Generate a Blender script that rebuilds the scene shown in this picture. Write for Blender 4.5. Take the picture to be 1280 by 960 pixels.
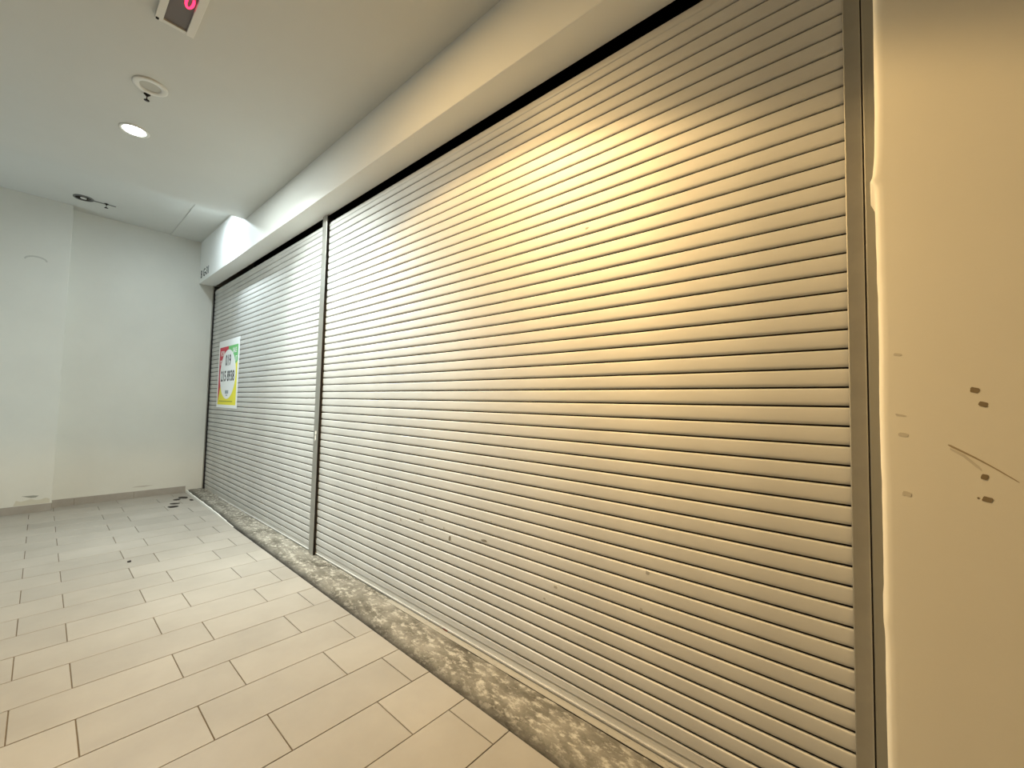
import bpy, bmesh, math, random
from mathutils import Vector, Matrix, noise
random.seed(7)
PI = math.pi
COL = bpy.context.scene.collection
for o in list(bpy.data.objects):
    bpy.data.objects.remove(o)

# ------------------------------------------------------------------ camera
cd = bpy.data.cameras.new('camera')
cam = bpy.data.objects.new('camera', cd); COL.objects.link(cam)
cd.sensor_width = 36.0; cd.sensor_fit = 'HORIZONTAL'
cd.lens = 518.49 / 1280 * 36
cd.clip_start = 0.02
F = Vector((-0.66112399, 0.74868395, 0.0488612))
R = Vector((0.7500958, 0.66099135, 0.02113577))
D = Vector((-0.01647282, 0.05062394, -0.99858193))
m = Matrix(((R.x, -D.x, -F.x, 0.0), (R.y, -D.y, -F.y, -1.79876),
            (R.z, -D.z, -F.z, 1.48363), (0, 0, 0, 1)))
cam.matrix_world = m
sc = bpy.context.scene
sc.camera = cam

# ------------------------------------------------------------------ world, exposure
w = bpy.data.worlds.new('world'); sc.world = w; w.use_nodes = True
w.node_tree.nodes['Background'].inputs[0].default_value = (0.75, 0.85, 1.0, 1)
w.node_tree.nodes['Background'].inputs[1].default_value = 0.015
sc.view_settings.view_transform = 'Standard'
sc.view_settings.look = 'None'
sc.view_settings.gamma = 1
sc.view_settings.exposure = 0.15
try: sc.view_settings.use_curve_mapping = False
except Exception: pass

# ------------------------------------------------------------------ lights (lamp powers; the lamps are built further down)
CZ = 3.74           # near ceiling
CZ2 = 4.0           # far ceiling beyond the step
XS = -5.95          # ceiling step
XW = -8.166         # far wall
WARM = (1.0, 0.67, 0.29)
COOL = (0.90, 1.0, 0.98)
BLUE = (0.78, 0.92, 1.0)
LAMPS = [  # x, y, z, colour, disc watts, downward spot watts, cone, edge softness, tilted beam watts, beam aim, beam angle
    (-4.70, -1.39, CZ, COOL, 50, 100, 140, .8, 500, (-3.95, 0, 1.8), 82),
    (-1.96, -1.50, CZ, WARM, 33, 275, 133, .14, 150, (-1.0, 0, 1.55), 72),
    (-6.45, -0.64, CZ2, BLUE, 16, 1, 120, .5, 210, (-5.9, 0, 1.4), 84),
]

def area_light(name, loc, rot, size, sizey, col, e):
    l = bpy.data.lights.new(name, 'AREA'); l.shape = 'RECTANGLE'
    l.size = size; l.size_y = sizey; l.energy = e; l.color = col
    o = bpy.data.objects.new(name, l); COL.objects.link(o)
    o.location = loc; o.rotation_euler = rot
    return o
# added cool fill left of the frame, aimed up to brighten the far ceiling
area_light('cool_ceiling_fill', (-7.0, -5.0, .7), (PI/2+.95, 0, 0), 1.8, 1.4, (0.70, 0.90, 1.0), 36)

# ------------------------------------------------------------------ helpers
def link(name, me, parent=None):
    o = bpy.data.objects.new(name, me); COL.objects.link(o)
    if parent: o.parent = parent
    return o
def tag(o, label=None, cat=None, group=None, kind=None):
    if label: o['label'] = label
    if cat: o['category'] = cat
    if group: o['group'] = group
    if kind: o['kind'] = kind
    return o
def empty(name, loc=(0, 0, 0)):
    o = bpy.data.objects.new(name, None); COL.objects.link(o); o.location = loc
    o.empty_display_size = 0.1
    bpy.context.view_layer.update()
    return o
def mesh_from(bm, name, mat, smooth=False):
    me = bpy.data.meshes.new(name); bm.normal_update(); bm.to_mesh(me); bm.free()
    me.materials.append(mat)
    for p in me.polygons: p.use_smooth = smooth
    return me
def put(bm, name, mat, parent=None, smooth=False):
    """mesh given in world coordinates -> object (child keeps world place)"""
    if parent:
        bmesh.ops.translate(bm, verts=bm.verts, vec=-Vector(parent.location))
    return link(name, mesh_from(bm, name, mat, smooth), parent)
def box(bm, x0, x1, y0, y1, z0, z1, bev=0.0):
    r = bmesh.ops.create_cube(bm, size=1)
    vs = r['verts']
    bmesh.ops.scale(bm, verts=vs, vec=(abs(x1-x0), abs(y1-y0), abs(z1-z0)))
    bmesh.ops.translate(bm, verts=vs, vec=((x0+x1)/2, (y0+y1)/2, (z0+z1)/2))
    if bev:
        es = list({e for v in vs for e in v.link_edges})
        bmesh.ops.bevel(bm, geom=es, offset=bev, segments=2, affect='EDGES', profile=.6)
def bx(name, mat, parent, *a, bev=0.0):
    bm = bmesh.new(); box(bm, *a, bev=bev); return put(bm, name, mat, parent)
def lathe(bm, prof, seg=40, cx=0, cy=0):
    """prof: list of (r, z)"""
    rings = []
    for r, z in prof:
        if r < 1e-6:
            rings.append([bm.verts.new((cx, cy, z))])
        else:
            rings.append([bm.verts.new((cx+r*math.cos(2*PI*k/seg), cy+r*math.sin(2*PI*k/seg), z)) for k in range(seg)])
    for a, b in zip(rings, rings[1:]):
        for k in range(seg):
            k2 = (k+1) % seg
            if len(a) == 1 and len(b) == 1: continue
            if len(a) == 1: bm.faces.new((a[0], b[k2], b[k]))
            elif len(b) == 1: bm.faces.new((a[k], a[k2], b[0]))
            else: bm.faces.new((a[k], a[k2], b[k2], b[k]))
    bmesh.ops.recalc_face_normals(bm, faces=bm.faces)
def prism_xz(bm, pts, y0, y1):
    """polygon in x,z extruded from y0 (front, towards camera) to y1"""
    a = [bm.verts.new((x, y0, z)) for x, z in pts]
    b = [bm.verts.new((x, y1, z)) for x, z in pts]
    bm.faces.new(a); bm.faces.new(b[::-1])
    n = len(pts)
    for i in range(n):
        j = (i+1) % n
        bm.faces.new((a[i], b[i], b[j], a[j]))
    bmesh.ops.recalc_face_normals(bm, faces=bm.faces)
def prism_xy(bm, pts, z0, z1, ch=0.0):
    c = [sum(p[0] for p in pts)/len(pts), sum(p[1] for p in pts)/len(pts)]
    n = len(pts)
    def ins(p, d):
        dx, dy = c[0]-p[0], c[1]-p[1]; l = math.hypot(dx, dy)
        return (p[0]+dx/l*d, p[1]+dy/l*d)
    low = [bm.verts.new((x, y, z0)) for x, y in pts]
    mid = [bm.verts.new((x, y, z1-ch)) for x, y in pts]
    top = [bm.verts.new((*ins(p, ch*1.6), z1)) for p in pts]
    bm.faces.new(top); bm.faces.new(low[::-1])
    for A, B in ((low, mid), (mid, top)):
        for i in range(n):
            j = (i+1) % n
            bm.faces.new((A[i], A[j], B[j], B[i]))
    bmesh.ops.recalc_face_normals(bm, faces=bm.faces)

# ------------------------------------------------------------------ materials
def mat(name, col, rough=.5, spec=.5, metal=0.0):
    M = bpy.data.materials.new(name); M.use_nodes = True
    b = M.node_tree.nodes['Principled BSDF']
    b.inputs['Base Color'].default_value = (*col, 1)
    b.inputs['Roughness'].default_value = rough
    b.inputs['Specular IOR Level'].default_value = spec
    b.inputs['Metallic'].default_value = metal
    return M
def nd(M, t, **k):
    n = M.node_tree.nodes.new(t)
    for a, v in k.items(): setattr(n, a, v)
    return n
def noise_col(M, c1, c2, scale, lo=.35, hi=.65, detail=4, vec=None, stretch=None, rough=.6):
    """returns colour socket"""
    L = M.node_tree.links
    tc = nd(M, 'ShaderNodeTexCoord'); mp = nd(M, 'ShaderNodeMapping')
    if stretch: mp.inputs['Scale'].default_value = stretch
    L.new(tc.outputs['Object'], mp.inputs[0])
    n = nd(M, 'ShaderNodeTexNoise'); n.inputs['Scale'].default_value = scale
    n.inputs['Detail'].default_value = detail; n.inputs['Roughness'].default_value = rough
    L.new(mp.outputs[0], n.inputs['Vector'])
    r = nd(M, 'ShaderNodeValToRGB')
    r.color_ramp.elements[0].position = lo; r.color_ramp.elements[0].color = (*c1, 1)
    r.color_ramp.elements[1].position = hi; r.color_ramp.elements[1].color = (*c2, 1)
    L.new(n.outputs['Fac'], r.inputs[0])
    return r.outputs[0], n.outputs['Fac']
def base(M, sock): M.node_tree.links.new(sock, M.node_tree.nodes['Principled BSDF'].inputs['Base Color'])
def bump(M, scale, strength, dist, detail=5, stretch=None):
    L = M.node_tree.links
    _, f = noise_col(M, (0,)*3, (1,)*3, scale, detail=detail, stretch=stretch)
    b = nd(M, 'ShaderNodeBump'); b.inputs['Strength'].default_value = strength
    b.inputs['Distance'].default_value = dist
    L.new(f, b.inputs['Height']); L.new(b.outputs[0], M.node_tree.nodes['Principled BSDF'].inputs['Normal'])

def wall_paint(name, c, dirt=.94):
    M = mat(name, c, .62, .3)
    s, _ = noise_col(M, tuple(v*dirt for v in c), c, 1.3, .3, .6, 6)
    base(M, s); bump(M, 60, .25, .0012)
    return M
M_wall = wall_paint('wall_paint', (.69, .69, .635))
M_ceil = wall_paint('ceiling_paint', (.62, .62, .58), .97)
M_fascia = wall_paint('fascia_paint', (.86, .86, .82), .98)
M_rwall = wall_paint('warm_side_paint', (.86, .80, .66), .96)
M_mall = wall_paint('mall_side_paint', (.16, .155, .145))

M_slat = mat('slat_coating', (.56, .55, .52), .66, .5, .50)
s_, _ = noise_col(M_slat, (.57, .56, .53), (.65, .64, .605), 2.2, .3, .62, 5, stretch=(1, 1, 3)); base(M_slat, s_)
bump(M_slat, 9, .10, .002, 3, stretch=(1, 1, .3))
def drawn_metal(M, an):      # coating drawn along the slat: highlights smear up and down
    b = M.node_tree.nodes['Principled BSDF']; c = nd(M, 'ShaderNodeCombineXYZ'); c.inputs[2].default_value = 1
    M.node_tree.links.new(c.outputs[0], b.inputs['Tangent']); b.inputs['Anisotropic'].default_value = an
drawn_metal(M_slat, .5)
M_frame = mat('frame_coating', (.47, .455, .42), .5, .5, .85)
s_, _ = noise_col(M_frame, (.36, .35, .315), (.42, .405, .365), 6, .3, .62, 5); base(M_frame, s_)
M_frame2 = mat('reveal_coating', (.28, .27, .235), .5, .4, .6)
M_dark = mat('dark_void', (.012, .010, .008), .9, .1)
M_matte = mat('matte_black', (.015, .013, .012), .7, .3)  # near-black for the painted slot shade, the guide joint and the screw
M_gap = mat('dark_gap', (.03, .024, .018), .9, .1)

# tile: each piece gets its own tint
M_tile = mat('porcelain_tile', (.60, .56, .50), .42, .5)
def _tile():
    L = M_tile.node_tree.links
    s, _ = noise_col(M_tile, (.315, .29, .25), (.38, .352, .307), 2.0, .3, .7, 8)
    oi = nd(M_tile, 'ShaderNodeObjectInfo')
    mr = nd(M_tile, 'ShaderNodeMapRange'); mr.inputs['To Min'].default_value = .93; mr.inputs['To Max'].default_value = 1.05
    L.new(oi.outputs['Random'], mr.inputs['Value'])
    mx = nd(M_tile, 'ShaderNodeVectorMath', operation='SCALE')
    L.new(s, mx.inputs[0]); L.new(mr.outputs[0], mx.inputs['Scale'])
    base(M_tile, mx.outputs[0])
    bump(M_tile, 24, .12, .001)
_tile()
M_grout = mat('grout', (.16, .125, .085), .9, .1)
M_skirt = mat('skirting_tile', (.36, .335, .30), .5, .4)
s_, _ = noise_col(M_skirt, (.31, .285, .25), (.38, .355, .32), 4, .3, .7, 6); base(M_skirt, s_)

drawn_metal(M_frame, .5)
M_conc = mat('rough_concrete', (.4, .38, .33), .88, .2)
def _conc():
    L = M_conc.node_tree.links
    a, _ = noise_col(M_conc, (.10, .09, .07), (.29, .27, .225), 7, .34, .66, 8, stretch=(.6, 1, 1), rough=.7)
    b, f = noise_col(M_conc, (0,)*3, (1,)*3, 30, .50, .64, 8, stretch=(.55, 1.0, 1), rough=.72)
    mx = nd(M_conc, 'ShaderNodeMix', data_type='RGBA')
    L.new(b, mx.inputs[0]); L.new(a, mx.inputs[6]); mx.inputs[7].default_value = (.50, .47, .40, 1)
    # darker band along the front edge next to the tiles, broken up by noise
    tc = nd(M_conc, 'ShaderNodeTexCoord'); sp = nd(M_conc, 'ShaderNodeSeparateXYZ'); L.new(tc.outputs['Object'], sp.inputs[0])
    m1 = nd(M_conc, 'ShaderNodeMath', operation='MULTIPLY_ADD')      # y - edge(x)
    L.new(sp.outputs[0], m1.inputs[0]); m1.inputs[1].default_value = .01232; L.new(sp.outputs[1], m1.inputs[2])
    m2 = nd(M_conc, 'ShaderNodeMath', operation='MULTIPLY_ADD'); L.new(f, m2.inputs[0]); m2.inputs[1].default_value = -.07; L.new(m1.outputs[0], m2.inputs[2])
    mr = nd(M_conc, 'ShaderNodeMapRange'); L.new(m2.outputs[0], mr.inputs['Value'])
    mr.inputs['From Min'].default_value = -.355; mr.inputs['From Max'].default_value = -.285
    mr.inputs['To Min'].default_value = .16; mr.inputs['To Max'].default_value = 1.0
    vm = nd(M_conc, 'ShaderNodeVectorMath', operation='SCALE'); L.new(mx.outputs[2], vm.inputs[0]); L.new(mr.outputs[0], vm.inputs['Scale'])
    base(M_conc, vm.outputs[0])
    bump(M_conc, 30, .8, .008, 9)
_conc()
M_plaster = mat('pale_plaster', (.78, .76, .70), .85, .2)
M_emit = bpy.data.materials.new('lamp_glow'); M_emit.use_nodes = True
def emission(name, col, st):
    M = bpy.data.materials.new(name); M.use_nodes = True
    n = M.node_tree; n.nodes.clear()
    e = n.nodes.new('ShaderNodeEmission'); o = n.nodes.new('ShaderNodeOutputMaterial')
    e.inputs[0].default_value = (*col, 1); e.inputs[1].default_value = st
    n.links.new(e.outputs[0], o.inputs[0]); return M
M_white = mat('white_enamel', (.74, .73, .68), .45, .4)
M_disc = mat('speaker_disc', (.50, .49, .44), .6, .3)
M_black = mat('black_ink', (.012, .012, .016), .6, .3)
M_brass = mat('sprinkler_metal', (.02, .016, .012), .8, .1, .0)

# ------------------------------------------------------------------ setting: floor
YL = -6.0      # left side of the mall walk (outside the frame)
XR = 3.0       # behind the camera
def y_edge(x):    # cut edge of the tiling along the sill
    return -.232 + (x+7.9)/(7.9-1.0)*(-.317+.232)
floor = empty('floor'); tag(floor, kind='structure')
bm = bmesh.new()
prism_xy(bm, [(XW-.3, YL), (XR, YL), (XR, y_edge(XR)+.002), (XW-.3, y_edge(XW-.3)+.002)], -.12, -.006)
put(bm, 'screed', M_grout, floor)
X0, W, L_ = -3.0842, .30, .6014
YA, YB = -1.8259, -1.6202
G = .0022
def clip(poly, a, b, c):   # keep a*x+b*y<=c
    out = []
    for i in range(len(poly)):
        p, q = poly[i], poly[(i+1) % len(poly)]
        dp, dq = a*p[0]+b*p[1]-c, a*q[0]+b*q[1]-c
        if dp <= 0: out.append(p)
        if (dp < 0 < dq) or (dq < 0 < dp):
            t = dp/(dp-dq); out.append((p[0]+t*(q[0]-p[0]), p[1]+t*(q[1]-p[1])))
    return out
cand = []
sl = (-.317+.232)/6.9
for r in range(-18, 22):
    xa, xb = X0+W*r, X0+W*(r+1)
    if xb < XW: continue
    y0 = YA if r % 2 == 0 else YB
    for k in range(-9, 5):
        ya, yb = y0+L_*k, y0+L_*(k+1)
        p = [(xa+G, ya+G), (xb-G, ya+G), (xb-G, yb-G), (xa+G, yb-G)]
        # below the slanted sill edge: y <= -.232 + (x+7.9)*sl
        p = clip(p, -sl, 1, -.232+7.9*sl)
        p = clip(p, -1, 0, -(XW+.012))
        p = clip(p, 0, -1, 6.0)
        if len(p) < 3: continue
        cx = sum(q[0] for q in p)/len(p); cy = sum(q[1] for q in p)/len(p)
        # in view?
        v = Vector((cx, cy, 0))-Vector((0, -1.79876, 1.48363))
        z = v.dot(F)
        vis = z > .3 and abs(v.dot(R)/z) < 1.45 and abs(v.dot(D)/z) < 1.2
        cand.append((not vis, -1/max(z, .1), p))
cand.sort(key=lambda t: (t[0], t[1]))
rest = bmesh.new(); ntile = 0
for i, (inv, _, p) in enumerate(cand):
    if not inv and ntile < 298:
        bm = bmesh.new(); prism_xy(bm, p, -.006, random.uniform(-.0004, .0004), .0012)
        put(bm, 'tile', M_tile, floor); ntile += 1
    else:
        prism_xy(rest, p, -.006, 0, .0012)
tag(put(rest, 'tile_field', M_tile, floor), kind='stuff')

# ------------------------------------------------------------------ sill (raised rough concrete strip under the shutters)
def sill_z(x, v):
    """v 0 front..1 back"""
    t = min(1, max(0, (x+8.1)/8.0))
    top = .034*(1-t)**1.6 + .004
    fr = .030*(1-t)**1.4 - .022*t
    k = min(1, v/.28)
    k = k*k*(3-2*k)
    return fr+(top-fr)*k
bm = bmesh.new()
NX, NY = 420, 16
gr = []
for i in range(NX+1):
    x = XW+.002+(0.02-XW)*i/NX
    ye = y_edge(x)+.004
    row = []
    for j in range(NY+1):
        v = j/NY
        y = ye+(.10-ye)*v
        n = noise.noise(Vector((x*7, y*14, 0)))*.004+noise.noise(Vector((x*24, y*40, 3)))*.0022
        if v < .02: n *= .3
        row.append(bm.verts.new((x, y, sill_z(x, v)+n)))
    gr.append(row)
for i in range(NX):
    for j in range(NY):
        bm.faces.new((gr[i][j], gr[i+1][j], gr[i+1][j+1], gr[i][j+1]))
# front face down into the floor
low = [bm.verts.new((r[0].co.x, r[0].co.y-.001, -.05)) for r in gr]
for i in range(NX):
    bm.faces.new((low[i], low[i+1], gr[i+1][0], gr[i][0]))
bmesh.ops.recalc_face_normals(bm, faces=bm.faces)
sill = put(bm, 'trim_1', M_conc, None, True); tag(sill, 'rough stained concrete sill running under both shutters', kind='structure')
# broken pale plaster strip along the far front edge
bm = bmesh.new()
xs = [XW+.02+i*.035 for i in range(int((8.1-5.5)/.035))]
pr = None
for x in xs:
    wv = .012+.010*noise.noise(Vector((x*5, 1, 2)))
    if x > -6.2: wv *= max(.25, (-5.45-x)/.75)
    ye = y_edge(x)
    fade = min(1, max(.05, (-5.45-x)/.9)); zt = sill_z(x, 0)*(.3+.7*fade)+(.006+.003*noise.noise(Vector((x*9, 4, 0))))*fade
    c = [(x, ye-.002, .001), (x, ye-.001, zt), (x, ye+wv, zt+.002), (x, ye+wv+.004, .0)]
    c = [bm.verts.new(q) for q in c]
    if pr:
        for k in range(3): bm.faces.new((pr[k], c[k], c[k+1], pr[k+1]))
    else: bm.faces.new(c)
    pr = c
bm.faces.new(pr[::-1])
bmesh.ops.recalc_face_normals(bm, faces=bm.faces)
put(bm, 'edge_strip', M_plaster, sill)

# ------------------------------------------------------------------ walls
XP = XW+.19     # face of the pilaster
YP = -1.64
bm = bmesh.new(); box(bm, XW-.2, XW, YP, .6, -.1, 4.3)
wf = put(bm, 'wall_far', M_wall); tag(wf, kind='structure')
bm = bmesh.new()
box(bm, XW-.2, XP, YL, YP, -.1, 4.3, .004)
tag(put(bm, 'wall_far_pilaster', M_wall), kind='structure')
bm = bmesh.new(); box(bm, XW-.2, XR+.2, YL-.2, YL, -.1, 4.3)
tag(put(bm, 'wall_left', M_mall), kind='structure')
bm = bmesh.new(); box(bm, XR, XR+.2, YL, .6, -.1, 4.3)
tag(put(bm, 'wall_back', M_mall), kind='structure')

# right wall with ragged hand-plastered edge against the shutter frame
YW = -.2095     # face of the right wall, in line with the bulkhead
KW = (1.79876+YW)/(1.79876-.03)
def WX(x, z): return x*KW, 1.48363+(z-1.48363)*KW
def edge_x(z):
    e = .0045+.0028*noise.noise(Vector((0, z*3.1, 5)))+.0012*noise.noise(Vector((0, z*17, 1)))
    if z > 2.3: e += .004*min(1, (z-2.3)/.4)
    e -= .008*math.exp(-((z-2.165)/.012)**2)
    e -= .004*math.exp(-((z-2.19)/.04)**2)
    e -= .003*math.exp(-((z-.90)/.03)**2)
    return e
bm = bmesh.new()
zs = [-.02+i*.0125 for i in range(int(3.80/.0125)+1)]
rows = []
for z in zs:
    e = edge_x(z)
    rows.append([bm.verts.new(p) for p in ((e, .06, z), (e, YW+.016, z), (e+.0012, YW+.009, z), (e+.0045, YW+.0035, z),
                 (e+.011, YW+.0005, z), (e+.022, YW, z), (.1, YW, z), (.5, YW, z), (XR, YW, z))])
for a, b in zip(rows, rows[1:]):
    for k in range(8): bm.faces.new((a[k], b[k], b[k+1], a[k+1]))
bmesh.ops.recalc_face_normals(bm, faces=bm.faces)
wr = put(bm, 'wall_right', M_rwall, None, True); tag(wr, kind='structure')
M_scuff = mat('scuff_grime', (.27, .205, .12), .8, .2)
M_scuff2 = mat('faint_grime', (.66, .60, .48), .8, .2)
def blob(name, cx, cz, w_, h_, parent, M, y=YW-.0003, rot=0, n=11, jag=.25, y1=None):
    bm = bmesh.new(); pts = []
    for k in range(n):
        a = 2*PI*k/n
        ca, sa = math.cos(a), math.sin(a)
        # squarish outline
        q = 1/max(abs(ca), abs(sa))*.82+.2
        rr = q*(1+jag*(random.random()-.5))
        x, z = rr*ca*w_/2, rr*sa*h_/2
        pts.append((cx+x*math.cos(rot)-z*math.sin(rot), cz+x*math.sin(rot)+z*math.cos(rot)))
    prism_xz(bm, pts, y-.0004, y+.0006 if y1 is None else y1)
    return put(bm, name, M, parent)
for (cx, cz, a, b) in ((.2085, 1.552, .0125, .0105), (.224, 1.512, .0125, .009), (.222, 1.307, .0100, .0110), (.226, 1.245, .0135, .0100)):
    blob('scuff_mark', *WX(cx, cz), a*1.3, b*1.3, wr, M_scuff, rot=-.25, n=14, jag=.16)
blob('scuff_mark', *WX(.2085, 1.2465), .004, .004, wr, M_scuff)
for (cx, cz, a, b) in ((.048, 1.665, .016, .007), (.052, 1.475, .022, .005), (.058, 1.415, .020, .010), (.062, 1.235, .018, .012)):
    blob('faint_mark', *WX(cx, cz), a, b, wr, M_scuff2, rot=-.2)
bm = bmesh.new()
sp = []
for i in range(25):
    t = i/24; x = .152+t*(.285-.152); z = 1.392+(1.300-1.392)*t**1.0-.004*math.sin(t*PI)*-1
    w_ = .0058*(1-.55*t)*(.35 if i in (0, 24) else 1)
    sp.append((*WX(x, z), w_))
prism_xz(bm, [(x, z+w_/2) for x, z, w_ in sp]+[(x, z-w_/2) for x, z, w_ in sp[::-1]], YW-.0007, YW+.0003)
put(bm, 'scratch', mat('scratch_grime', (.42, .33, .21), .8, .2), wr)
bm = bmesh.new()
prism_xz(bm, [WX(*q) for q in [(.156, 1.383), (.185, 1.366), (.212, 1.336), (.218, 1.322), (.206, 1.333), (.182, 1.359), (.156, 1.378)]], YW-.0006, YW+.0003)
put(bm, 'scratch', M_scuff2, wr)

# ------------------------------------------------------------------ ceiling (near part lower, far part higher) and bulkhead over the shutters
YF, ZF = -.21, 3.315
bm = bmesh.new()
box(bm, XS, XR+.1, YL-.1, YF+.05, CZ, CZ+.4)
box(bm, XW-.2, XS, YL-.1, YF+.05, CZ2, CZ2+.14)
ceil = put(bm, 'ceiling', M_ceil); tag(ceil, kind='structure')
bm = bmesh.new()
box(bm, XW-.02, -6.46, -.60, YF+.02, CZ2-.010, CZ2+.01, .001)
tag(put(bm, 'trim_2', M_ceil), kind='structure')
bm = bmesh.new()
box(bm, XW-.2, XR+.1, YF, -.0, ZF, 4.25, .006)
hd = put(bm, 'wall_header', M_fascia); tag(hd, kind='structure')
# small shadow-gap bead along the far ceiling
bm = bmesh.new(); box(bm, XW, XS, YF-.012, YF, CZ2-.018, CZ2, .002)
put(bm, 'ceiling_bead', M_ceil, hd)
# dark housing the curtains roll up into
bm = bmesh.new()
for a in ((XW-.1, .3, .55, .58, 3.0, 4.25), (XW-.1, .3, .0, .58, 4.1, 4.13), (XW-.1, .3, .14, .58, 2.9, 3.0)):
    box(bm, *a)
put(bm, 'shutter_housing', M_dark, hd)
bx('back_panel', M_dark, hd, XW-.1, .3, .10, .13, -.1, 3.0)

def text_obj(s, size, loc, M, parent, depth=.0008, align='CENTER', sx=1.0, name='lettering', flat=False, bold=0.0):
    cu = bpy.data.curves.new('t', 'FONT'); cu.body = s; cu.size = size; cu.align_x = align; cu.align_y = 'CENTER'
    cu.extrude = depth; cu.offset = bold; cu.resolution_u = 3
    to = bpy.data.objects.new('t', cu); COL.objects.link(to)
    dg = bpy.context.evaluated_depsgraph_get(); dg.update()
    me = bpy.data.meshes.new_from_object(to.evaluated_get(dg))
    bpy.data.objects.remove(to); bpy.data.curves.remove(cu)
    if flat:   # lies on a ceiling, readable from below
        me.transform(Matrix.Rotation(PI, 4, 'X') @ Matrix.Diagonal((sx, 1, 1, 1)))
    else:
        me.transform(Matrix.Rotation(PI/2, 4, 'X') @ Matrix.Diagonal((sx, 1, 1, 1)))
    off = Vector(loc)-(Vector(parent.location) if parent else Vector())
    me.transform(Matrix.Translation(off))
    me.materials.clear(); me.materials.append(M)
    return link(name, me, parent)
text_obj('B', .17, (-8.04, YF-.001, 3.437), M_black, hd, align='CENTER', bold=.003)
text_obj('G-31', .17, (-7.76, YF-.001, 3.437), M_black, hd, align='CENTER', bold=.003)

# ------------------------------------------------------------------ skirting along the far wall
def skirting(name, xf, ya, yb, z1=.098):
    root = empty(name, (xf, 0, 0)); tag(root, kind='structure')
    y = ya
    while y > yb:
        y2 = max(yb, y-.6)
        bx('skirting_tile', M_skirt, root, xf-.001, xf+.012, y2+.0015, y-.0015, -.004, z1, bev=.0015)
        y = y2
    bx('grout_line', M_grout, root, xf-.002, xf+.009, yb, ya, -.004, z1-.003)
skirting('baseboard_far', XW, -.235, YP)
skirting('baseboard_pilaster', XP, YP, YL+.02)
M_peel = mat('peeled_filler', (.58, .56, .47), .85, .2)
M_smudge = mat('grey_smudge', (.30, .31, .27), .85, .2)
pil = bpy.data.objects['wall_far_pilaster']
def blob_x(name, x, pts, parent, M, th=.0012):
    bm = bmesh.new()
    a = [bm.verts.new((x+th, y, z)) for y, z in pts]; b = [bm.verts.new((x-th, y, z)) for y, z in pts]
    bm.faces.new(a); bm.faces.new(b[::-1])
    for i in range(len(pts)):
        j = (i+1) % len(pts); bm.faces.new((a[i], a[j], b[j], b[i]))
    bmesh.ops.recalc_face_normals(bm, faces=bm.faces)
    return put(bm, name, M, parent)
pts = [(-1.66, .103), (-1.66, .155)]+[(-1.66-.04*i, .160+.012*math.sin(i*1.9)) for i in range(1, 8)]+[(-1.96, .104)]
blob_x('peeled_patch', XP, pts, pil, M_peel)
blob_x('peeled_patch', XP, [(-2.08, .103), (-2.07, .15), (-2.13, .17), (-2.2, .165), (-2.34, .18), (-2.4, .17), (-2.4, .103)], pil, M_peel)
blob_x('paint_smudge', XP, [(-1.755, .205), (-1.80, .213), (-1.90, .215), (-1.86, .200), (-1.82, .185), (-1.78, .186)], pil, M_smudge)
blob_x('paint_smudge', XP, [(-2.14, .19), (-2.18, .20), (-2.20, .185), (-2.16, .18)], pil, M_smudge)
blob_x('paint_smudge', XW, [(-.62, .16), (-.70, .168), (-.82, .166), (-.86, .156), (-.72, .15)], wf, mat('faint_smudge', (.50, .48, .43), .85, .2))
# faint curved scar high on the pilaster
arc = [(-1.93-.10*math.cos(a)*-1, 3.18+.055*math.sin(a)) for a in [i*PI/10 for i in range(11)]]
arc2 = [(-1.93-.085*math.cos(a)*-1, 3.175+.042*math.sin(a)) for a in [i*PI/10 for i in range(10, -1, -1)]]
blob_x('plaster_scar', XP, arc+arc2, pil, mat('scar_grey', (.50, .50, .46), .8, .2), .0015)

# ------------------------------------------------------------------ roller shutters
P_ = .0661595; Z0 = 2.88829
def slat_profile():
    """closed outline in (y, z), z measured down from the groove above; front is -y"""
    g = .0035                      # half gap
    r1, r2, rz = .0050, .0095, .0150          # upper shoulder, lower curl
    top, bot = -g, -(P_-g)
    pts = [(.012, top+.0005)]
    for k in range(6):
        a = PI/2*k/5
        pts.append((r1-r1*math.sin(a)*1.0, top-r1+r1*math.cos(a)))
    za, zb = top-r1, bot+rz
    for k in range(1, 5):
        t = k/5; pts.append((-.0007*4*t*(1-t), za+(zb-za)*t))
    for k in range(7):
        a = PI/2*k/6
        pts.append((r2-r2*math.cos(a), bot+rz-rz*math.sin(a)))
    pts.append((.012, bot+.0005))
    return pts
def slat_mesh(name, x0, x1):
    bm = bmesh.new(); pr = slat_profile(); n = len(pr)
    a = [bm.verts.new((x0, y, z)) for y, z in pr]; b = [bm.verts.new((x1, y, z)) for y, z in pr]
    for i in range(n-1):
        f = bm.faces.new((a[i], a[i+1], b[i+1], b[i])); f.smooth = True
    f = bm.faces.new((a[-1], a[0], b[0], b[-1]))
    bmesh.ops.recalc_face_normals(bm, faces=bm.faces)
    for c in (a[::-1], b):      # end caps keep vertices of their own so the long faces shade straight
        bm.faces.new([bm.verts.new(v.co) for v in c])
    for f in bm.faces: f.smooth = len(f.verts) == 4 and min(v.co.y for v in f.verts) < .0115
    me = bpy.data.meshes.new(name); bm.to_mesh(me); bm.free(); me.materials.append(M_slat)
    return me
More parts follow.
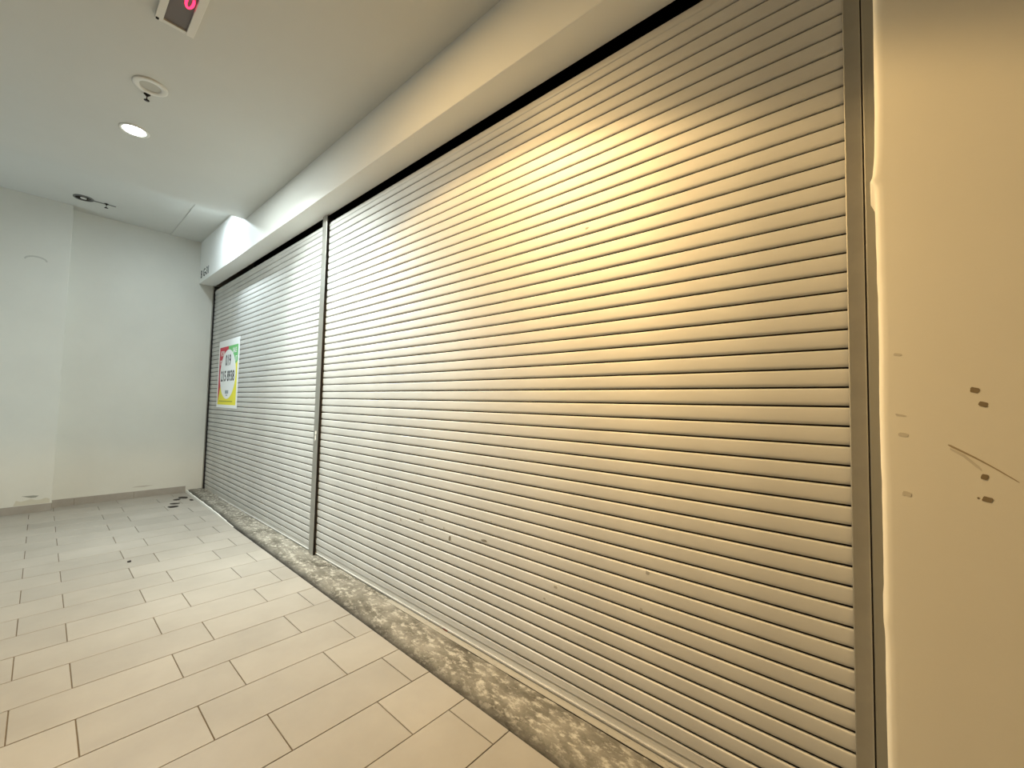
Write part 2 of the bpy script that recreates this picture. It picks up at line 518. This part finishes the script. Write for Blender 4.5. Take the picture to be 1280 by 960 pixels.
def shutter(x0, x1, label):
    root = empty('roller_shutter', ((x0+x1)/2, 0, 0))
    tag(root, label, 'shutter', 'steel roller shutters of the closed shop')
    me = slat_mesh('slat', x0-root.location.x, x1-root.location.x)
    for i in range(-5, 42):
        o = link('slat', me, root); o.location = (0, random.uniform(-.0003, .0003), Z0-i*P_)
        o.rotation_euler = (random.uniform(-.004, .004), 0, 0)
    # uppermost slat starts to lean back into the housing
    o = link('slat', me, root); o.location = (0, .001, Z0+6*P_); o.rotation_euler = (0, 0, 0)
    o.location = (0, .014, Z0+6*P_-.028); o.rotation_euler = (-.38, 0, 0)
    bx('inner_web', M_gap, root, x0, x1, .0125, .016, .02, Z0+5*P_-.01)
    return root
XA0, XA1 = -4.083, -.060
XB0, XB1 = -8.112, -4.125
big = shutter(XA0, XA1, 'wide beige steel roller shutter, right of the centre post, fully closed')
small = shutter(XB0, XB1, 'grey steel roller shutter left of the centre post, with the colourful poster on it')
def bottom_bar(root, x0, x1):
    zt = Z0-42*P_+.0   # about .11
    bm = bmesh.new()
    box(bm, x0, x1, .000, .012, zt-.040, zt-.003, .002)
    box(bm, x0, x1, .0045, .014, zt-.120, zt-.0425, .001)
    box(bm, x0, x1, -.003, .012, zt-.083, zt-.076, .001)
    return put(bm, 'bottom_bar', M_slat, root)
b1 = bottom_bar(big, XA0, XA1); b2 = bottom_bar(small, XB0, XB1)
# angle iron lip in front of the near part of the big shutter
bm = bmesh.new(); box(bm, -2.75, XA1, -.036, .008, .0098, .0130, .0006)
put(bm, 'bottom_lip', mat('lip_metal', (.40, .375, .32), .55, .4), big)
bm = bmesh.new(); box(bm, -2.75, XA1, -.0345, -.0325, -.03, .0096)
put(bm, 'lip_gap', M_gap, big)  # black strip standing in for the shade beneath the lip
# cement splashed on the lip
M_splash = mat('cement_splash', (.40, .38, .33), .9, .1)
bm = bmesh.new()
for k in range(110):
    x = -4.0+3.4*random.random()**1.2
    y = random.uniform(-.030, .001); s = random.uniform(.004, .016)
    pts = [(x+s*1.6*math.cos(a)*random.uniform(.6, 1), y+s*.35*math.sin(a)*random.uniform(.6, 1)) for a in [i*PI/3 for i in range(6)]]
    prism_xy(bm, pts, .010, .0135+.002*random.random(), .0008)
put(bm, 'cement_splash', M_splash, big)['kind'] = 'stuff'
bm = bmesh.new(); prism_xz(bm, [(-2.15, .018), (-2.13, .034), (-2.10, .032), (-2.095, .018), (-2.12, .010)], .0032, .006)
put(bm, 'red_stain', mat('red_paint_spot', (.30, .035, .03), .6, .3), big)

# stains on the slats
M_mark = mat('slat_grime', (.22, .21, .18), .7, .3)
M_mark2 = mat('slat_grime_light', (.38, .365, .33), .6, .3)
for (px, pz, a, b, M) in ((-2.403, .666, .040, .010, M_mark), (-2.10, .598, .018, .030, M_mark), (-1.785, .664, .045, .012, M_mark),
        (-2.655, .618, .012, .018, M_mark2), (-2.36, .735, .014, .010, M_mark2), (-1.73, .78, .012, .009, M_mark2),
        (-2.16, .66, .010, .014, M_mark2), (-2.38, .52, .012, .012, M_mark2), (-.77, .76, .016, .016, M_mark2), (-.80, .59, .012, .016, M_mark2),
        (-1.33, .47, .012, .010, M_mark2), (-1.9, .40, .012, .010, M_mark2), (-1.1, 2.39, .02, .01, M_mark2), (-1.26, .55, .020, .012, M_mark2),
        (-3.3, .45, .014, .012, M_mark2), (-3.0, .80, .012, .012, M_mark2)):
    # keep every mark on a slat face, clear of the grooves
    k = math.floor((Z0-pz)/P_); zc = Z0-(k+.5)*P_
    pz = min(max(pz, zc-.018), zc+.018)
    if b > .025: pz = zc
    blob('grime_mark', px, pz, a, b, big, M, y=-.0009, jag=.6, y1=.001)
for (px, pz, a, b) in ((-5.55, .30, .03, .012), (-6.2, .35, .05, .012), (-6.35, .32, .04, .010), (-5.1, .9, .02, .012), (-5.6, .55, .02, .01)):
    k = math.floor((Z0-pz)/P_); zc = Z0-(k+.5)*P_
    blob('grime_mark', px, zc, a, b, small, M_mark2, y=-.0009, jag=.6, y1=.001)

# ------------------------------------------------------------------ posts and side guides
def guide_box(bm, x0, x1, y0, y1, z0=-.01, z1=3.312, b=.003): box(bm, x0, x1, y0, y1, z0, z1, b)
cp = empty('centre_post', (-4.08, 0, 0))
tag(cp, 'narrow grey steel centre post between the two roller shutters', 'post')
bm = bmesh.new(); guide_box(bm, -4.137, -4.040, -.024, -.017); put(bm, 'front_plate', M_frame, cp)
bm = bmesh.new(); guide_box(bm, -4.108, -4.092, -.018, .09, b=.001); put(bm, 'web', M_frame2, cp)
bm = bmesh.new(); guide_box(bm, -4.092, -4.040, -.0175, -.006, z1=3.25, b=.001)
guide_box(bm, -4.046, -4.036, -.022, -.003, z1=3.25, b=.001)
put(bm, 'slot_shade', M_matte, cp)  # black strips painted in for the shade inside the guide slot
blob('paint_chip', -4.085, 1.17, .03, .03, cp, M_plaster, y=-.0245, jag=.5)
blob('paint_chip', -4.092, 1.12, .02, .05, cp, M_plaster, y=-.0245, jag=.5)

gl = empty('side_guide', (-8.14, 0, 0))
tag(gl, 'thin grey shutter guide rail against the far white wall', 'guide rail')
bm = bmesh.new(); guide_box(bm, XW+.001, -8.113, -.024, -.016, z0=.02); put(bm, 'front_plate', M_frame, gl)
bm = bmesh.new(); guide_box(bm, XW+.001, -8.15, -.016, .09, z0=.02, b=.001); put(bm, 'web', M_frame2, gl)
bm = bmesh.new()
guide_box(bm, -8.120, -8.105, -.022, -.002, z0=.02, z1=3.25, b=.001); put(bm, 'slot_shade', M_matte, gl)  # slot shade given by a black strip here too

g2 = empty('side_guide', (-.04, 0, 0))
tag(g2, 'tall wide brown-grey shutter guide rail beside the warm-lit right wall', 'guide rail')
bm = bmesh.new(); guide_box(bm, -.072, -.0255, -.014, -.006); put(bm, 'front_plate', M_frame, g2)
bm = bmesh.new(); guide_box(bm, -.0285, -.0215, -.008, .05, b=.0005); put(bm, 'joint', M_matte, g2)
bm = bmesh.new(); guide_box(bm, -.0220, .012, -.012, -.002); put(bm, 'outer_plate', M_frame2, g2)
bm = bmesh.new(); guide_box(bm, -.030, .0, -.002, .09, b=.001); put(bm, 'web', M_frame2, g2)

# ------------------------------------------------------------------ poster
PX0, PX1, PZ0, PZ1 = -7.675, -6.66, 1.342, 2.356
po = empty('poster', ((PX0+PX1)/2, -.004, PZ0))
tag(po, 'white poster with red, green and yellow panels and a phone number, on the left shutter', 'poster')
U = lambda u, v: (PX0+u*(PX1-PX0), PZ0+v*(PZ1-PZ0))
y = -.0022
def pp(name, pts, M, y, th=.0006):
    bm = bmesh.new(); prism_xz(bm, [U(*p) for p in pts], y-th, y); return put(bm, name, M, po)
M_paper = mat('poster_paper', (.86, .87, .85), .5, .3)
M_red = mat('poster_red', (.62, .035, .065), .5, .3)
M_green = mat('poster_green', (.16, .52, .17), .5, .3)
M_yel = mat('poster_yellow', (.84, .76, .05), .5, .3)
pp('sheet', [(0, 0), (1, 0), (1, 1), (0, 1)], M_paper, y, .0010)
pp('red_panel', [(.055, .07), (.20, .40), (.5, .5), (.485, .90), (.055, .90)], M_red, y-.0011)
pp('green_panel', [(.485, .90), (.5, .5), (.935, .66), (.935, .90)], M_green, y-.0011)
pp('yellow_panel', [(.055, .07), (.055, .045), (.935, .045), (.935, .66), (.5, .5), (.20, .40)], M_yel, y-.0012)
pp('white_oval', [(.5+.375*math.cos(a), .49+.36*math.sin(a)) for a in [2*PI*k/48 for k in range(48)]], M_paper, y-.0020)
yt = y-.0030
def pt(s, size, u, v, M, sx=1, bold=0):
    x, z = U(u, v); return text_obj(s, size, (x, yt, z), M, po, .0003, sx=sx, bold=bold)
pt('019', .225, .50, .685, M_black, .78, .004)
pt('215 8938', .215, .50, .455, M_black, .80, .004)
M_wtxt = mat('poster_white_ink', (.88, .88, .84), .5, .3)
pt('FOR', .11, .21, .80, M_wtxt, .9, .002); pt('IT', .10, .135, .665, M_wtxt, .9, .002)
pt('SALE', .10, .79, .82, M_wtxt, .85, .002); pt('IT', .10, .87, .70, M_wtxt, .8, .002)
M_gtxt = mat('poster_grey_ink', (.30, .35, .38), .5, .3)
pp('logo', [(.42, .205), (.58, .205), (.58, .255), (.42, .255)], M_gtxt, y-.0028, .0003)
pp('logo', [(.46, .175), (.54, .175), (.54, .19), (.46, .19)], M_gtxt, y-.0028, .0003)
pp('fine_print', [(.14, .088), (.78, .088), (.78, .104), (.14, .104)], mat('fine_print_ink', (.42, .40, .03), .5, .3), y-.0020, .0003)

# ------------------------------------------------------------------ ceiling fixtures
def downlight(x, y, z, col, wd, ws, cone, soft, wb, aim, ang, label, group='recessed downlights'):
    root = empty('downlight', (x, y, z)); tag(root, label, 'downlight', group)
    bm = bmesh.new(); lathe(bm, [(.100, -.0005), (.100, -.004), (.094, -.007), (.078, -.006), (.074, -.002), (.074, .0)], 48, x, y)
    bmesh.ops.translate(bm, verts=bm.verts, vec=(0, 0, z)); put(bm, 'trim_ring', M_white, root, True)
    bm = bmesh.new(); lathe(bm, [(.073, -.0035), (.0, -.0035)], 48, x, y)
    bmesh.ops.translate(bm, verts=bm.verts, vec=(0, 0, z)); put(bm, 'lens', emission('lens_glow', col, 40), root)
    l = bpy.data.lights.new('disc', 'AREA'); l.shape = 'DISK'; l.size = .14; l.energy = wd; l.color = col
    o = bpy.data.objects.new('lamp_light', l); COL.objects.link(o); o.location = (0, 0, -.012); o.parent = root
    l = bpy.data.lights.new('spot', 'SPOT'); l.spot_size = math.radians(cone); l.spot_blend = soft
    l.energy = ws; l.color = col; l.shadow_soft_size = .03
    o = bpy.data.objects.new('lamp_light', l); COL.objects.link(o); o.location = (0, 0, -.014); o.parent = root
    if wb:      # the tilted lamp inside the can that washes the shopfront
        l = bpy.data.lights.new('beam', 'SPOT'); l.spot_size = math.radians(ang); l.spot_blend = 1.0
        l.energy = wb; l.color = col; l.shadow_soft_size = .05
        o = bpy.data.objects.new('lamp_light', l); COL.objects.link(o); o.location = (0, 0, -.016)
        o.rotation_euler = (Vector(aim)-Vector((x, y, z))).to_track_quat('-Z', 'Y').to_euler(); o.parent = root
    return root
labs = ['bright cool white downlight glowing in the lower ceiling beyond the round disc',
        'warm downlight in the ceiling in front of the wide shutter',
        'cool downlight hidden behind the ceiling step beside the bulkhead']
for a, lb in zip(LAMPS, labs): downlight(*a, lb)

# round ceiling speaker
sx_, sy_ = -3.93, -1.388
sp_ = empty('ceiling_speaker', (sx_, sy_, CZ)); tag(sp_, 'round off-white ceiling disc with a dimmer inner circle, beside the small dark sprinkler', 'speaker')
bm = bmesh.new(); lathe(bm, [(.100, .0), (.100, -.008), (.094, -.013), (.066, -.014), (.062, -.008), (.060, -.006)], 48, sx_, sy_)
bmesh.ops.translate(bm, verts=bm.verts, vec=(0, 0, CZ)); put(bm, 'rim', M_white, sp_, True)
bm = bmesh.new(); lathe(bm, [(.062, -.004), (.0, -.006)], 48, sx_, sy_)
bmesh.ops.translate(bm, verts=bm.verts, vec=(0, 0, CZ)); put(bm, 'grille', M_disc, sp_, True)

def sprinkler(x, y, z, label, s=1.0):
    r = empty('sprinkler_head', (x, y, z)); tag(r, label, 'sprinkler')
    def lz(prof, name, M):
        bm = bmesh.new(); lathe(bm, [(a*s, b*s) for a, b in prof], 20, 0, 0)
        link(name, mesh_from(bm, name, M, True), r)
    lz([(.020, 0), (.019, -.003), (.010, -.005), (.009, -.014), (.0, -.014)], 'socket', M_brass)
    for sg in (-1, 1):
        bm = bmesh.new(); box(bm, sg*.011*s-.0018*s, sg*.011*s+.0018*s, -.002*s, .002*s, -.046*s, -.010*s)
        link('arm', mesh_from(bm, 'arm', M_brass), r)
    lz([(.0, -.014), (.003, -.016), (.003, -.040), (.0, -.042)], 'bulb', mat('bulb_red', (.12, .02, .015), .5, .3))
    lz([(.0, -.044), (.016, -.045), (.017, -.048), (.0, -.050)], 'deflector', M_brass)
    return r
sprinkler(-4.06, -1.39, CZ, 'small dark sprinkler head hanging next to the round ceiling disc', 1.0)
sprinkler(-7.56, -1.36, CZ2, 'tiny dark sprinkler head on the far raised ceiling near the dark oval vent', 1.15)
# dark round vent far
v = empty('ceiling_vent', (-7.56, -1.57, CZ2)); tag(v, 'dark round ceiling vent on the far raised ceiling above the pilaster corner', 'vent')
bm = bmesh.new(); lathe(bm, [(.095, 0), (.095, -.010), (.080, -.013), (.078, -.006)], 40, -7.56, -1.57)
bmesh.ops.translate(bm, verts=bm.verts, vec=(0, 0, CZ2)); put(bm, 'rim', mat('vent_rim', (.16, .16, .15), .5, .4), v, True)
bm = bmesh.new(); lathe(bm, [(.079, -.004), (.0, -.004)], 40, -7.56, -1.57)
bmesh.ops.translate(bm, verts=bm.verts, vec=(0, 0, CZ2)); put(bm, 'opening', M_gap, v)
bm = bmesh.new(); lathe(bm, [(.03, -.004), (.028, -.012), (.0, -.014)], 24, -7.56, -1.57)
bmesh.ops.translate(bm, verts=bm.verts, vec=(0, 0, CZ2)); put(bm, 'hub', M_white, v, True)
bm = bmesh.new()
bmesh.ops.create_cone(bm, cap_ends=True, segments=8, radius1=.005, radius2=.005, depth=.26, matrix=Matrix.Translation((-7.56, -1.40, CZ2-.008)) @ Matrix.Rotation(PI/2, 4, 'X'))
put(bm, 'conduit', mat('conduit_grey', (.22, .22, .21), .5, .4), v, True)

# ceiling sign with red light
sg = empty('ceiling_sign', (-2.9, -1.375, CZ)); tag(sg, 'white framed ceiling sign with dark panel and glowing red character, top of the frame', 'sign')
bm = bmesh.new()
box(bm, -3.165, -2.30, -1.470, -1.434, CZ-.024, CZ, .002)
box(bm, -3.165, -2.30, -1.323, -1.284, CZ-.024, CZ, .002)
box(bm, -3.165, -3.140, -1.434, -1.323, CZ-.022, CZ, .002)
box(bm, -2.33, -2.30, -1.434, -1.323, CZ-.022, CZ, .002)
put(bm, 'frame', M_white, sg)
bx('dark_panel', mat('sign_panel', (.15, .13, .125), .35, .5), sg, -3.142, -2.32, -1.436, -1.321, CZ-.012, CZ-.002)
bx('screw', M_matte, sg, -3.158, -3.144, -1.466, -1.452, CZ-.028, CZ-.022)
M_rg = emission('red_led', (1.0, .03, .09), 3.2)
bm = bmesh.new()
def ring(cx, cy, ra, rb, w_, a0, a1, n=18):
    pr = None
    for i in range(n+1):
        a = a0+(a1-a0)*i/n
        c = [(cx+(ra+s*w_)*math.cos(a), cy+(rb+s*w_)*math.sin(a)) for s in (-1, 1)]
        vs = [bm.verts.new((p[0], p[1], z)) for p in c for z in (CZ-.0125, CZ-.0165)]
        if pr:
            bm.faces.new((pr[1], vs[1], vs[3], pr[3])); bm.faces.new((pr[0], vs[0], vs[1], pr[1])); bm.faces.new((pr[2], pr[3], vs[3], vs[2]))
        pr = vs
ring(-2.895, -1.353, .050, .016, .0065, PI*.25, PI*1.9)
bmesh.ops.recalc_face_normals(bm, faces=bm.faces)
put(bm, 'red_character', M_rg, sg)
for k in range(3):
    bm = bmesh.new(); ring(-2.74+.14*k, -1.36, .045, .018, .006, PI*.25, PI*(1.9 if k != 1 else 2.25))
    put(bm, 'red_character', M_rg, sg)

# ------------------------------------------------------------------ bits lying on the floor by the far corner
M_flake = mat('dark_debris', (.035, .03, .025), .8, .2)
def debris(x, y, a, b, rot, label):
    o = empty('debris', (x, y, 0)); bpy.data.objects.remove(o)
    bm = bmesh.new()
    pts = []
    n = 9
    for k in range(n):
        t = 2*PI*k/n; r = random.uniform(.7, 1.1)
        px, py = a*r*math.cos(t), b*r*math.sin(t)
        pts.append((px*math.cos(rot)-py*math.sin(rot), px*math.sin(rot)+py*math.cos(rot)))
    prism_xy(bm, pts, .0006, .008, .002)
    me = mesh_from(bm, 'debris', M_flake)
    o = link('debris', me); o.location = (x, y, 0); tag(o, label, 'debris', 'dark scraps on the far floor')
debris(-7.74, -.338, .085, .055, .3, 'largest black scrap on the floor in the far corner by the skirting')
debris(-7.64, -.425, .05, .045, 1.2, 'small dark scrap between the largest scrap and the shard trail')
debris(-7.37, -.49, .06, .035, 1.0, 'middle dark scrap in the trail leading away from the far corner')
debris(-7.17, -.545, .06, .055, 1.4, 'dark scrap at the near end of the trail from the far corner')
debris(-7.48, -.285, .06, .022, .2, 'dark scrap touching the edge of the concrete sill in the far corner')
debris(-5.06, -1.20, .022, .016, .2, 'single tiny dark crumb alone in the middle of the tiled floor')
